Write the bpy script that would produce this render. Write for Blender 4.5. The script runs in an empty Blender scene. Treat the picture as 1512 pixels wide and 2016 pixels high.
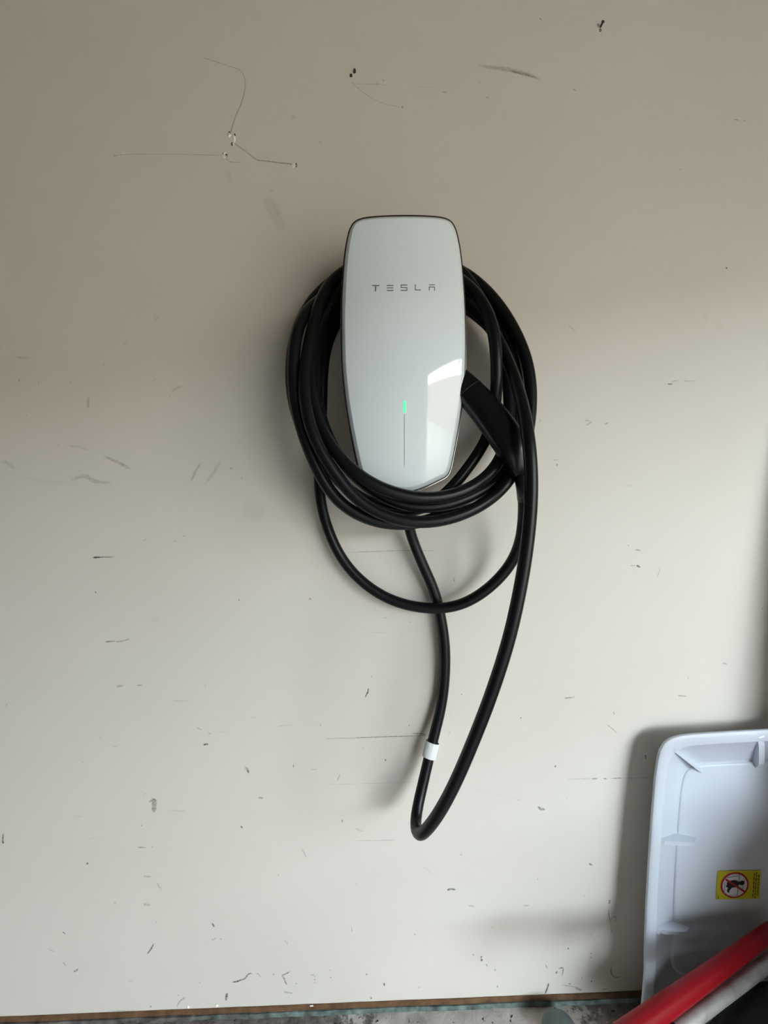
import bpy, bmesh, math, random
import numpy as np
from mathutils import Vector, Matrix

# ------------------------------------------------------------------ frame
F = 800.0            # focal length in pixels of the 1512 px wide frame
D = 0.62             # camera to wall
ZC = 0.768           # camera height above the floor
SL = 0.0406          # the floor rises gently to the right

sc = bpy.context.scene
col = sc.collection

cam_d = bpy.data.cameras.new('camera')
cam = bpy.data.objects.new('camera', cam_d)
col.objects.link(cam)
cam.location = (0, -D, ZC)
cam.rotation_euler = (math.pi / 2, 0, 0)
cam_d.sensor_fit = 'HORIZONTAL'
cam_d.sensor_width = 36.0
cam_d.lens = F / 1512.0 * 36.0
cam_d.clip_start = 0.01
sc.camera = cam

# ------------------------------------------------------------------ daylight
w = bpy.data.worlds.new('world')
sc.world = w
w.use_nodes = True
bg = w.node_tree.nodes['Background']
bg.inputs['Color'].default_value = (0.81, 0.93, 1.0, 1)     # even overcast sky
bg.inputs['Strength'].default_value = 12.0

DOOR_X, DOOR_Y0, DOOR_Y1, DOOR_H = 1.40, -0.80, -4.0, 1.28      # garage doorway in the right wall, door half raised
pl = bpy.data.lights.new('door_daylight_portal', 'AREA')    # guides sampling of the sky through the open door
pl.shape = 'RECTANGLE'
pl.size = DOOR_H
pl.size_y = DOOR_Y0 - DOOR_Y1
pl.cycles.is_portal = True
po = bpy.data.objects.new('door_daylight_portal', pl)
col.objects.link(po)
po.location = (DOOR_X + 0.15, (DOOR_Y0 + DOOR_Y1) / 2, DOOR_H / 2 + .03)
po.rotation_euler = (0, math.pi / 2, 0)

vs = sc.view_settings
vs.view_transform = 'Standard'
vs.look = 'None'
vs.gamma = 1.0
vs.use_curve_mapping = False
vs.exposure = 1.31
sc.cycles.use_denoising = True
sc.cycles.max_bounces = 10
sc.cycles.diffuse_bounces = 6
sc.cycles.sample_clamp_indirect = 8

# ------------------------------------------------------------------ helpers
def P(px, py, d=0.0):
    """world point seen at pixel (px, py) that stands d metres off the wall"""
    dep = D - d
    return Vector(((px - 756.0) / F * dep, -d, ZC + (1008.0 - py) / F * dep))

def mesh_obj(name, verts, faces, mat, parent=None, smooth=False):
    me = bpy.data.meshes.new(name)
    me.from_pydata([tuple(v) for v in verts], [], faces)
    me.update()
    if smooth:
        me.shade_smooth()
    if mat:
        me.materials.append(mat)
    o = bpy.data.objects.new(name, me)
    col.objects.link(o)
    if parent:
        o.parent = parent
        o.matrix_parent_inverse = parent.matrix_world.inverted()
    return o

def bm_obj(name, bm, mat, parent=None, smooth=False):
    bmesh.ops.recalc_face_normals(bm, faces=bm.faces)
    me = bpy.data.meshes.new(name)
    bm.to_mesh(me)
    bm.free()
    if smooth:
        me.shade_smooth()
    if mat:
        me.materials.append(mat)
    o = bpy.data.objects.new(name, me)
    col.objects.link(o)
    if parent:
        o.parent = parent
        o.matrix_parent_inverse = parent.matrix_world.inverted()
    return o

def thing(name, label, cat, loc=(0, 0, 0), group=None):
    o = bpy.data.objects.new(name, None)
    col.objects.link(o)
    o.location = loc
    o.empty_display_size = 0.05
    o['label'] = label
    o['category'] = cat
    if group:
        o['group'] = group
    o.matrix_world = Matrix.Translation(loc)
    return o

def tag(o, label, cat, group=None):
    o['label'] = label
    o['category'] = cat
    if group:
        o['group'] = group
    return o

def struct(o):
    o['kind'] = 'structure'
    return o

def box_bm(x0, x1, y0, y1, z0, z1):
    bm = bmesh.new()
    v = [bm.verts.new(c) for c in ((x0, y0, z0), (x1, y0, z0), (x1, y1, z0), (x0, y1, z0),
                                   (x0, y0, z1), (x1, y0, z1), (x1, y1, z1), (x0, y1, z1))]
    for f in ((0, 3, 2, 1), (4, 5, 6, 7), (0, 1, 5, 4), (1, 2, 6, 5), (2, 3, 7, 6), (3, 0, 4, 7)):
        bm.faces.new([v[i] for i in f])
    return bm

def sweep(path, radii, n=14, cap=True, flat=None):
    """tube along path (Vectors); flat = optional list of (ra, rb) radii"""
    verts, faces = [], []
    m = len(path)
    tang = []
    for i in range(m):
        a = path[max(i - 1, 0)]
        b = path[min(i + 1, m - 1)]
        tang.append((b - a).normalized())
    up = Vector((0, -1, 0))
    if abs(up.dot(tang[0])) > 0.95:
        up = Vector((0, 0, 1))
    nrm = (up - tang[0] * up.dot(tang[0])).normalized()
    for i in range(m):
        nrm = (nrm - tang[i] * nrm.dot(tang[i])).normalized()
        bi = tang[i].cross(nrm)
        if flat:
            ra, rb = flat[i]
        else:
            ra = rb = radii[i] if hasattr(radii, '__len__') else radii
        for k in range(n):
            t = 2 * math.pi * k / n
            verts.append(path[i] + nrm * (ra * math.cos(t)) + bi * (rb * math.sin(t)))
    for i in range(m - 1):
        for k in range(n):
            a = i * n + k
            b = i * n + (k + 1) % n
            faces.append((a, b, b + n, a + n))
    if cap:
        faces.append(tuple(range(n - 1, -1, -1)))
        faces.append(tuple((m - 1) * n + k for k in range(n)))
    return verts, faces

def catmull(pts, per=12):
    out = []
    P_ = [2 * pts[0] - pts[1]] + list(pts) + [2 * pts[-1] - pts[-2]]
    for i in range(1, len(P_) - 2):
        p0, p1, p2, p3 = P_[i - 1], P_[i], P_[i + 1], P_[i + 2]
        # centripetal parametrisation keeps unevenly spaced points smooth
        t0 = 0.0
        t1 = t0 + max((p1 - p0).length, 1e-6) ** 0.5
        t2 = t1 + max((p2 - p1).length, 1e-6) ** 0.5
        t3 = t2 + max((p3 - p2).length, 1e-6) ** 0.5
        for k in range(per):
            t = t1 + (t2 - t1) * k / per
            a1 = p0 * ((t1 - t) / (t1 - t0)) + p1 * ((t - t0) / (t1 - t0))
            a2 = p1 * ((t2 - t) / (t2 - t1)) + p2 * ((t - t1) / (t2 - t1))
            a3 = p2 * ((t3 - t) / (t3 - t2)) + p3 * ((t - t2) / (t3 - t2))
            b1 = a1 * ((t2 - t) / (t2 - t0)) + a2 * ((t - t0) / (t2 - t0))
            b2 = a2 * ((t3 - t) / (t3 - t1)) + a3 * ((t - t1) / (t3 - t1))
            out.append(b1 * ((t2 - t) / (t2 - t1)) + b2 * ((t - t1) / (t2 - t1)))
    out.append(pts[-1].copy())
    return out

def resample(path, step):
    A = np.array([tuple(p) for p in path])
    s = np.concatenate([[0], np.cumsum(np.linalg.norm(np.diff(A, axis=0), axis=1))])
    n = max(2, int(round(s[-1] / step)) + 1)
    t = np.linspace(0, s[-1], n)
    return np.stack([np.interp(t, s, A[:, k]) for k in range(3)], axis=1)

# ------------------------------------------------------------------ materials
def mat(name, base, rough=0.5, metal=0.0, spec=0.5, coat=0.0, coat_rough=0.05):
    m = bpy.data.materials.new(name)
    m.use_nodes = True
    b = m.node_tree.nodes['Principled BSDF']
    b.inputs['Base Color'].default_value = (*base, 1)
    b.inputs['Roughness'].default_value = rough
    b.inputs['Metallic'].default_value = metal
    b.inputs['Specular IOR Level'].default_value = spec
    b.inputs['Coat Weight'].default_value = coat
    b.inputs['Coat Roughness'].default_value = coat_rough
    return m

def N(m, kind, **kw):
    n = m.node_tree.nodes.new(kind)
    for k, v in kw.items():
        setattr(n, k, v)
    return n

def L(m, a, b):
    m.node_tree.links.new(a, b)

def bsdf(m):
    return m.node_tree.nodes['Principled BSDF']

def noise_bump(m, scale, strength, dist=0.001, detail=4.0, rough_var=None):
    tc = N(m, 'ShaderNodeTexCoord')
    nz = N(m, 'ShaderNodeTexNoise')
    nz.inputs['Scale'].default_value = scale
    nz.inputs['Detail'].default_value = detail
    L(m, tc.outputs['Object'], nz.inputs['Vector'])
    bp = N(m, 'ShaderNodeBump')
    bp.inputs['Strength'].default_value = strength
    bp.inputs['Distance'].default_value = dist
    L(m, nz.outputs['Fac'], bp.inputs['Height'])
    L(m, bp.outputs['Normal'], bsdf(m).inputs['Normal'])
    return tc, nz

def colour_noise(m, stops, scale, detail=5.0, vec=None, rough=0.55):
    tc = N(m, 'ShaderNodeTexCoord')
    nz = N(m, 'ShaderNodeTexNoise')
    nz.inputs['Scale'].default_value = scale
    nz.inputs['Detail'].default_value = detail
    nz.inputs['Roughness'].default_value = rough
    L(m, tc.outputs['Object'], nz.inputs['Vector'])
    cr = N(m, 'ShaderNodeValToRGB')
    e = cr.color_ramp.elements
    e[0].position, e[0].color = stops[0][0], (*stops[0][1], 1)
    e[1].position, e[1].color = stops[-1][0], (*stops[-1][1], 1)
    for p, c in stops[1:-1]:
        x = e.new(p)
        x.color = (*c, 1)
    L(m, nz.outputs['Fac'], cr.inputs['Fac'])
    return tc, nz, cr

# painted wall: warm off-white with faint roller texture and mottling
M_WALL = mat('painted_wall', (0.74, 0.70, 0.63), 0.55, spec=0.35)
_, _, cr = colour_noise(M_WALL, [(0.3, (0.735, 0.695, 0.625)), (0.7, (0.765, 0.73, 0.665))], 3.5, 6)
L(M_WALL, cr.outputs['Color'], bsdf(M_WALL).inputs['Base Color'])
noise_bump(M_WALL, 260, 0.06, 0.0006, 3)

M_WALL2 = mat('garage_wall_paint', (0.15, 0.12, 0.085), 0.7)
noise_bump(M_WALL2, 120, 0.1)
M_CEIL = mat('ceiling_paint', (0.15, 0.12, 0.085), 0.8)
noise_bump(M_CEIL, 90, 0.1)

# worn concrete: grey brown, with a patch of old whitish paint by the wall
M_CONC = mat('worn_concrete', (0.3, 0.27, 0.25), 0.75)
def build_concrete():
    m = M_CONC
    tc, nz, cr = colour_noise(m, [(0.28, (0.05, 0.042, 0.038)), (0.45, (0.17, 0.145, 0.135)),
                                  (0.62, (0.31, 0.28, 0.265)), (0.8, (0.45, 0.42, 0.40))], 38, 10, rough=0.65)
    # whitish paint patch: radial falloff broken up by noise
    sep = N(m, 'ShaderNodeSeparateXYZ')
    L(m, tc.outputs['Object'], sep.inputs['Vector'])
    ax = N(m, 'ShaderNodeMath', operation='SUBTRACT'); ax.inputs[1].default_value = 0.13
    L(m, sep.outputs['X'], ax.inputs[0])
    ab = N(m, 'ShaderNodeMath', operation='ABSOLUTE'); L(m, ax.outputs[0], ab.inputs[0])
    sc_ = N(m, 'ShaderNodeMath', operation='MULTIPLY'); sc_.inputs[1].default_value = 2.6
    L(m, ab.outputs[0], sc_.inputs[0])
    n2 = N(m, 'ShaderNodeTexNoise'); n2.inputs['Scale'].default_value = 55; n2.inputs['Detail'].default_value = 8
    n2.inputs['Roughness'].default_value = 0.7
    L(m, tc.outputs['Object'], n2.inputs['Vector'])
    su = N(m, 'ShaderNodeMath', operation='SUBTRACT'); L(m, n2.outputs['Fac'], su.inputs[0]); L(m, sc_.outputs[0], su.inputs[1])
    mr = N(m, 'ShaderNodeMapRange'); mr.inputs['From Min'].default_value = 0.02; mr.inputs['From Max'].default_value = 0.10
    L(m, su.outputs[0], mr.inputs['Value'])
    mx = N(m, 'ShaderNodeMix', data_type='RGBA')
    L(m, mr.outputs['Result'], mx.inputs['Factor'])
    L(m, cr.outputs['Color'], mx.inputs['A'])
    mx.inputs['B'].default_value = (0.66, 0.60, 0.57, 1)
    # black specks and chips
    vo = N(m, 'ShaderNodeTexNoise'); vo.inputs['Scale'].default_value = 130; vo.inputs['Detail'].default_value = 3
    L(m, tc.outputs['Object'], vo.inputs['Vector'])
    m2 = N(m, 'ShaderNodeMapRange'); m2.inputs['From Min'].default_value = 0.66; m2.inputs['From Max'].default_value = 0.70
    L(m, vo.outputs['Fac'], m2.inputs['Value'])
    mx2 = N(m, 'ShaderNodeMix', data_type='RGBA')
    L(m, m2.outputs['Result'], mx2.inputs['Factor'])
    L(m, mx.outputs['Result'], mx2.inputs['A'])
    mx2.inputs['B'].default_value = (0.03, 0.03, 0.03, 1)
    L(m, mx2.outputs['Result'], bsdf(m).inputs['Base Color'])
    bp = N(m, 'ShaderNodeBump'); bp.inputs['Strength'].default_value = 0.9; bp.inputs['Distance'].default_value = 0.004
    L(m, n2.outputs['Fac'], bp.inputs['Height'])
    L(m, bp.outputs['Normal'], bsdf(m).inputs['Normal'])
build_concrete()

M_WOOD = mat('raw_wood_edge', (0.25, 0.13, 0.06), 0.7)
tc, nz, cr = colour_noise(M_WOOD, [(0.3, (0.09, 0.045, 0.022)), (0.7, (0.21, 0.11, 0.052))], 60, 6)
L(M_WOOD, cr.outputs['Color'], bsdf(M_WOOD).inputs['Base Color'])
noise_bump(M_WOOD, 200, 0.4)
M_TEAL = mat('weathered_teal_paint', (0.22, 0.30, 0.28), 0.65)
tc, nz, cr = colour_noise(M_TEAL, [(0.3, (0.06, 0.065, 0.06)), (0.5, (0.13, 0.185, 0.17)), (0.75, (0.27, 0.33, 0.31))], 70, 8)
_, _, cr2 = colour_noise(M_TEAL, [(0.3, (0.035, 0.03, 0.027)), (0.5, (0.12, 0.105, 0.095)), (0.75, (0.25, 0.23, 0.21))], 60, 8)
sp = N(M_TEAL, 'ShaderNodeSeparateXYZ'); L(M_TEAL, tc.outputs['Object'], sp.inputs['Vector'])
wob = N(M_TEAL, 'ShaderNodeMath', operation='MULTIPLY_ADD'); wob.inputs[1].default_value = .5
L(M_TEAL, nz.outputs['Fac'], wob.inputs[0]); L(M_TEAL, sp.outputs['X'], wob.inputs[2])
mrx = N(M_TEAL, 'ShaderNodeMapRange'); mrx.inputs['From Min'].default_value = -.10; mrx.inputs['From Max'].default_value = .16
L(M_TEAL, wob.outputs[0], mrx.inputs['Value'])
mxx = N(M_TEAL, 'ShaderNodeMix', data_type='RGBA')
L(M_TEAL, mrx.outputs['Result'], mxx.inputs['Factor']); L(M_TEAL, cr2.outputs['Color'], mxx.inputs['A']); L(M_TEAL, cr.outputs['Color'], mxx.inputs['B'])
L(M_TEAL, mxx.outputs['Result'], bsdf(M_TEAL).inputs['Base Color'])
noise_bump(M_TEAL, 180, 0.6, 0.002)

M_GLASS = mat('white_glass_face', (0.83, 0.925, 0.965), 0.03, spec=0.6)
M_EDGE = mat('polished_glass_edge', (0.82, 0.90, 0.94), 0.22, spec=0.7)
M_GASKET = mat('black_gasket', (0.012, 0.013, 0.016), 0.45)
M_SILVER = mat('silver_rim', (0.70, 0.72, 0.73), 0.25, metal=0.9)
M_HOUSING = mat('dark_housing_plastic', (0.02, 0.021, 0.024), 0.5)
noise_bump(M_HOUSING, 500, 0.1)
M_LETTER = mat('grey_lettering', (0.20, 0.21, 0.22), 0.35)
M_LINE = mat('grey_light_guide', (0.45, 0.49, 0.51), 0.3)
M_GREEN = mat('green_status_light', (0.05, 0.6, 0.2), 0.3)
bsdf(M_GREEN).inputs['Emission Color'].default_value = (0.08, 1.0, 0.33, 1)
bsdf(M_GREEN).inputs['Emission Strength'].default_value = 0.55

M_CABLE = mat('black_cable_rubber', (0.0045, 0.005, 0.006), 0.36, spec=0.30)
noise_bump(M_CABLE, 420, 0.06, 0.0005)
M_HANDLE = mat('black_handle_plastic', (0.004, 0.0045, 0.006), 0.30, spec=0.45)
noise_bump(M_HANDLE, 700, 0.08, 0.0004)
M_TAPE = mat('white_paper_label', (0.80, 0.83, 0.84), 0.6)
noise_bump(M_TAPE, 150, 0.3, 0.001)

M_TRAY = mat('white_moulded_plastic', (0.62, 0.665, 0.74), 0.42, spec=0.4)
noise_bump(M_TRAY, 300, 0.05, 0.0004)
M_YELLOW = mat('yellow_sticker', (0.62, 0.54, 0.02), 0.4)
M_SRED = mat('sticker_red_print', (0.42, 0.012, 0.02), 0.4)
M_SWHITE = mat('sticker_white_print', (0.70, 0.68, 0.70), 0.4)
M_SBLACK = mat('sticker_black_print', (0.006, 0.006, 0.006), 0.4)
M_SGREY = mat('sticker_grey_print', (0.25, 0.25, 0.25), 0.4)
M_STEXT = mat('sticker_brown_print', (0.16, 0.10, 0.01), 0.4)

M_RED = mat('red_plastic_shaft', (0.27, 0.0025, 0.008), 0.42, spec=0.22)
noise_bump(M_RED, 120, 0.08, 0.0005)
M_ALU = mat('dull_aluminium', (0.44, 0.42, 0.40), 0.5, metal=0.35)
tc, nz, cr = colour_noise(M_ALU, [(0.3, (0.33, 0.30, 0.28)), (0.65, (0.50, 0.49, 0.48))], 45, 6)
L(M_ALU, cr.outputs['Color'], bsdf(M_ALU).inputs['Base Color'])
noise_bump(M_ALU, 300, 0.15, 0.0005)
M_BIN = mat('black_bin_plastic', (0.006, 0.006, 0.007), 0.6, spec=0.3)
noise_bump(M_BIN, 200, 0.2)
M_STONE = mat('grey_green_stone', (0.20, 0.27, 0.26), 0.5)
tc, nz, cr = colour_noise(M_STONE, [(0.3, (0.08, 0.115, 0.11)), (0.7, (0.15, 0.20, 0.195))], 30, 6)
L(M_STONE, cr.outputs['Color'], bsdf(M_STONE).inputs['Base Color'])
M_BOARD = mat('brown_board', (0.30, 0.22, 0.16), 0.7)
noise_bump(M_BOARD, 60, 0.3)
M_CARD = mat('corrugated_cardboard', (0.34, 0.23, 0.13), 0.8)
noise_bump(M_CARD, 40, 0.15)
M_TAPEB = mat('brown_packing_tape', (0.28, 0.17, 0.08), 0.25)
M_DRIVE = mat('pale_driveway_concrete', (0.19, 0.152, 0.108), 0.85)
noise_bump(M_DRIVE, 20, 0.3, 0.01)
M_ADDED_FENCE = mat('added_fence_wood', (0.24, 0.165, 0.11), 0.85)
noise_bump(M_ADDED_FENCE, 8, 0.3, 0.01)
M_ROOF = mat('roof_shingle', (0.12, 0.11, 0.105), 0.9)
noise_bump(M_ROOF, 6, 0.5, 0.02)
M_PANE = mat('dark_pane', (0.03, 0.035, 0.04), 0.1)
M_DOOR = mat('garage_door_paint', (0.45, 0.42, 0.37), 0.6)
noise_bump(M_DOOR, 60, 0.1)
M_BARK = mat('tree_bark', (0.10, 0.075, 0.055), 0.9)
noise_bump(M_BARK, 20, 0.8, 0.02)
M_LEAF = mat('tree_leaves', (0.05, 0.10, 0.03), 0.6)
tc, nz, cr = colour_noise(M_LEAF, [(0.3, (0.025, 0.06, 0.018)), (0.7, (0.09, 0.15, 0.045))], 2.5, 3)
L(M_LEAF, cr.outputs['Color'], bsdf(M_LEAF).inputs['Base Color'])

def mark_mat(name, colr, rough=0.7):
    """wear mark on the paint; the 'fade' attribute gives its own feathered shape"""
    m = mat(name, colr, rough)
    nt = m.node_tree
    out = nt.nodes['Material Output']
    tr = N(m, 'ShaderNodeBsdfTransparent')
    mx = N(m, 'ShaderNodeMixShader')
    at = N(m, 'ShaderNodeAttribute', attribute_name='fade')
    tc = N(m, 'ShaderNodeTexCoord')
    nz = N(m, 'ShaderNodeTexNoise'); nz.inputs['Scale'].default_value = 420; nz.inputs['Detail'].default_value = 4
    L(m, tc.outputs['Object'], nz.inputs['Vector'])
    mr = N(m, 'ShaderNodeMapRange')
    mr.inputs['From Min'].default_value = 0.35; mr.inputs['From Max'].default_value = 0.62
    mr.inputs['To Min'].default_value = 0.35; mr.inputs['To Max'].default_value = 1.0
    L(m, nz.outputs['Fac'], mr.inputs['Value'])
    mu = N(m, 'ShaderNodeMath', operation='MULTIPLY')
    L(m, at.outputs['Fac'], mu.inputs[0]); L(m, mr.outputs['Result'], mu.inputs[1])
    L(m, mu.outputs[0], mx.inputs['Fac'])
    L(m, tr.outputs[0], mx.inputs[1]); L(m, bsdf(m).outputs[0], mx.inputs[2])
    L(m, mx.outputs[0], out.inputs['Surface'])
    return m
M_SCRATCH = mark_mat('dark_scratch', (0.045, 0.040, 0.034))
M_SCUFF = mark_mat('grey_scuff', (0.20, 0.175, 0.135))
M_RUST = mark_mat('rusty_mark', (0.12, 0.05, 0.03))
M_TEALDOT = mark_mat('teal_mark', (0.25, 0.40, 0.40))
M_PLASTER = mat('bare_plaster', (0.95, 0.92, 0.86), 0.8)
M_HOLE = mat('hole_dark', (0.05, 0.042, 0.035), 0.9)

# ------------------------------------------------------------------ room shell
XL, XR, YB, ZT = -2.4, DOOR_X, DOOR_Y1 - .8, 2.5
DOOR_TOP = 2.05
def zb(x):           # bottom edge of the wall board
    return 0.022 + SL * x
def zf(x):
    return SL * x + .007

# wall seen in the photograph: a board 12 mm thick whose lower edge follows the floor
wall = struct(mesh_obj('wall_back',
    [(XL, 0, zb(XL)), (XR, 0, zb(XR)), (XR, 0, ZT), (XL, 0, ZT),
     (XL, .05, zb(XL)), (XR, .05, zb(XR)), (XR, .05, ZT), (XL, .05, ZT)],
    [(0, 1, 2, 3), (5, 4, 7, 6), (4, 5, 1, 0), (3, 2, 6, 7), (4, 0, 3, 7), (1, 5, 6, 2)], M_WALL))
def strip(name, y0, y1, o0, o1, m):
    """strip along the wall foot, o0/o1 = bottom and top offsets from the floor, with an uneven edge"""
    rnd = random.Random(name)
    n = 150
    v, f = [], []
    for i in range(n + 1):
        x = XL + (XR - XL) * i / n
        j = rnd.uniform(-.0007, .0007)
        v += [(x, y1, zf(x) + o0), (x, y0 + j, zf(x) + o0), (x, y0 + j, zf(x) + o1 + j * .4), (x, y1, zf(x) + o1 + j * .4)]
        if i:
            a = 4 * (i - 1)
            for k in range(4):
                f.append((a + k, a + 4 + k, a + 4 + (k + 1) % 4, a + (k + 1) % 4))
    f.append((0, 1, 2, 3)); f.append((4 * n + 3, 4 * n + 2, 4 * n + 1, 4 * n))
    return struct(mesh_obj(name, v, f, m))
strip('trim_1', -0.0012, .045, .0072, .0152, M_WOOD)
strip('trim_2', -0.0030, .045, -.004, .0068, M_TEAL)

# floor slab, finely divided by the wall so that it can be uneven there
def build_floor():
    rnd = random.Random(4)
    bm = bmesh.new()
    xs = [XL] + [-.75 + i * .006 for i in range(251)] + [XR]
    ys = [.04] + [-.002 - i * .006 for i in range(14)] + [YB]
    from mathutils import noise
    grid = []
    for y in ys:
        row = []
        for x in xs:
            h = 0
            if -.74 < x < .74 and -.07 < y < -.003:
                h = .0035 * noise.fractal(Vector((x * 45, y * 45, 1.7)), 1.0, 2.0, 4)
            row.append(bm.verts.new((x, y, zf(x) + h)))
        grid.append(row)
    for j in range(len(ys) - 1):
        for i in range(len(xs) - 1):
            bm.faces.new((grid[j][i], grid[j + 1][i], grid[j + 1][i + 1], grid[j][i + 1]))
    o = bm_obj('floor', bm, M_CONC, smooth=True)
    if sum(p.normal.z * p.area for p in o.data.polygons) < 0:
        o.data.flip_normals()
    # thickness
    s = o.modifiers.new('slab', 'SOLIDIFY'); s.thickness = .1; s.offset = -1
    return struct(o)
build_floor()
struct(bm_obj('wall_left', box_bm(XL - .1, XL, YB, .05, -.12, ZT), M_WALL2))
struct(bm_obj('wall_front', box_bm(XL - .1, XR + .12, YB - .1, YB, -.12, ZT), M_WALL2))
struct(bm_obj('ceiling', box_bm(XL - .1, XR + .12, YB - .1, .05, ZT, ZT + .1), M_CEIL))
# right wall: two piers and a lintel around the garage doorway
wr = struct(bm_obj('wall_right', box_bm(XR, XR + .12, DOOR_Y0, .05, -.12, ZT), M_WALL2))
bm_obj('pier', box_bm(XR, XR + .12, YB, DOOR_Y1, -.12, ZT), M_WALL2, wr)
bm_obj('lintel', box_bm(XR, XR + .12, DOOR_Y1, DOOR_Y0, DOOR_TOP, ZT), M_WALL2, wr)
# sectional door, not fully raised
dr = struct(bm_obj('door_1', box_bm(XR + .03, XR + .035, DOOR_Y1, DOOR_Y0, DOOR_H, DOOR_TOP), M_DOOR))
for k in range(2):
    hz = (DOOR_TOP - DOOR_H) / 2
    bm_obj('door_panel', box_bm(XR + .036, XR + .075, DOOR_Y1, DOOR_Y0, DOOR_H + hz * k + .004, DOOR_H + hz * (k + 1) - .004), M_DOOR, dr)
bm_obj('bottom_seal', box_bm(XR + .036, XR + .075, DOOR_Y1, DOOR_Y0, DOOR_H - .02, DOOR_H), M_GASKET, dr)

# outside: driveway and tree for reflections, boards added to block the low sky
struct(mesh_obj('driveway', [(XR - .005, -80, zf(XR) - .004), (90, -80, zf(XR) - .03), (90, 60, zf(XR) - .03), (XR - .005, 60, zf(XR) - .004)], [(0, 1, 2, 3)], M_DRIVE))
def build_tree(loc, h, r, seed, label):
    rnd = random.Random(seed)
    t = thing('tree', label, 'tree', loc)
    base = Vector(loc)
    path = [base + Vector((rnd.uniform(-.06, .06) * k, rnd.uniform(-.06, .06) * k, h * .62 * k / 6)) for k in range(7)]
    v, f = sweep(path, [.16 - .014 * k for k in range(7)], 10)
    mesh_obj('trunk', v, f, M_BARK, t, True)
    for b in range(6):
        a = b * 1.05
        st = path[3 + b % 3]
        en = base + Vector((math.cos(a) * r * .7, math.sin(a) * r * .7, h * (.62 + .05 * (b % 3))))
        v, f = sweep([st, (st + en) / 2 + Vector((0, 0, .12)), en], [.06, .04, .02], 7)
        mesh_obj('branch', v, f, M_BARK, t, True)
    V, Fc = [], []
    c = base + Vector((0, 0, h * .72))
    for i in range(2600):
        while True:
            q = Vector((rnd.uniform(-1, 1), rnd.uniform(-1, 1), rnd.uniform(-1, 1)))
            if .2 < q.length < 1: break
        p = c + Vector((q.x * r, q.y * r, q.z * h * .33))
        a = Vector((rnd.gauss(0, 1), rnd.gauss(0, 1), rnd.gauss(0, 1))).normalized()
        b = a.orthogonal().normalized()
        s = rnd.uniform(.06, .11)
        n0 = len(V)
        V += [p - a * s, p + b * s * .45, p + a * s, p - b * s * .45]
        Fc.append((n0, n0 + 1, n0 + 2, n0 + 3))
    o = mesh_obj('foliage', V, Fc, M_LEAF, t)
    o['kind'] = 'stuff'
    return t
def build_added_fence():
    # unseen tall boards added beyond the driveway to keep low sky out
    x0, y0, y1, h = 9.0, -26.0, 12.0, 2.35
    t = thing('added_fence', 'tall brown boards added unseen beyond the driveway to block low sky', 'added_fence', (x0, (y0 + y1) / 2, .0))
    k = 0
    y = y0
    bd = None
    while y < y1:
        if bd is None:
            bd = bm_obj('board', box_bm(-.012, .012, -.145, .145, -.02, h), M_ADDED_FENCE, t)
            o = bd
        else:
            o = bd.copy(); col.objects.link(o)
        o.parent = t; o.matrix_parent_inverse = t.matrix_world.inverted()
        o.location = (x0 + (.012 if k % 2 else -.012), y, random.Random(k).uniform(-.02, .02))
        k += 1
        y += .29
    for z in (.4, 1.9):
        bm_obj('rail', box_bm(x0 + .03, x0 + .08, y0, y1, z, z + .09), M_ADDED_FENCE, t)
build_added_fence()
build_tree((6.2, -5.6, .03), 4.6, 1.5, 3, 'leafy green tree standing outside by the driveway')

# ------------------------------------------------------------------ wall charger
CX = 795.0
DE = 0.097                       # cover edge stands this far off the wall
CC = P(CX, 690, DE)              # middle of the cover
ROT = math.radians(0.5)          # hangs a touch out of plumb
def bulge(x, z):
    """how far the face swells beyond its edge plane"""
    u = (x - CC.x) / 0.082
    v = (z - CC.z) / 0.18
    return 0.0145 * (1 - u * u) - 0.003 * v * v + 0.120 * (z - CC.z)
def face_pt(px, py, lift=0.0):
    d = DE
    for _ in range(6):
        p = P(px, py, d)
        d = DE + bulge(p.x, p.z) + lift
    return P(px, py, d)

half = [(441, 101.5), (450, 105.5), (483, 112.5), (533, 118), (595, 121.5), (650, 122.5), (700, 122), (737, 120.2),
        (800, 113.5), (870, 101.5), (905, 94.5), (922, 90.5), (931, 87)]
right = [(0, 420.5), (30, 421), (58, 422.6), (78, 425), (90, 429), (97.5, 434.5)] + [(h, y) for y, h in half] + \
        [(81, 938), (72, 943), (50, 953.5), (30, 961.5), (15, 965.8), (0, 967)]
def outline_px():
    pts = [Vector((CX + h, y, 0)) for h, y in right]
    sm = catmull(pts, 6)
    R = resample(sm, 5.0)
    r = [(p[0], p[1]) for p in R]
    l = [(2 * CX - x, y) for x, y in r[1:-1]][::-1]
    return r + l                                         # clockwise from top middle
OUT = outline_px()
ca, sa = math.cos(ROT), math.sin(ROT)
def rot_px(x, y, cx=CX, cy=690):
    dx, dy = x - cx, y - cy
    return cx + dx * ca + dy * sa, cy - dx * sa + dy * ca
OUT = [rot_px(x, y) for x, y in OUT]
OUT3 = [face_pt(x, y) for x, y in OUT]
charger = thing('wall_charger', 'white glass-faced vehicle wall charger with dark housing, mounted on the beige wall', 'charger', (CC.x, 0, CC.z))

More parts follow.
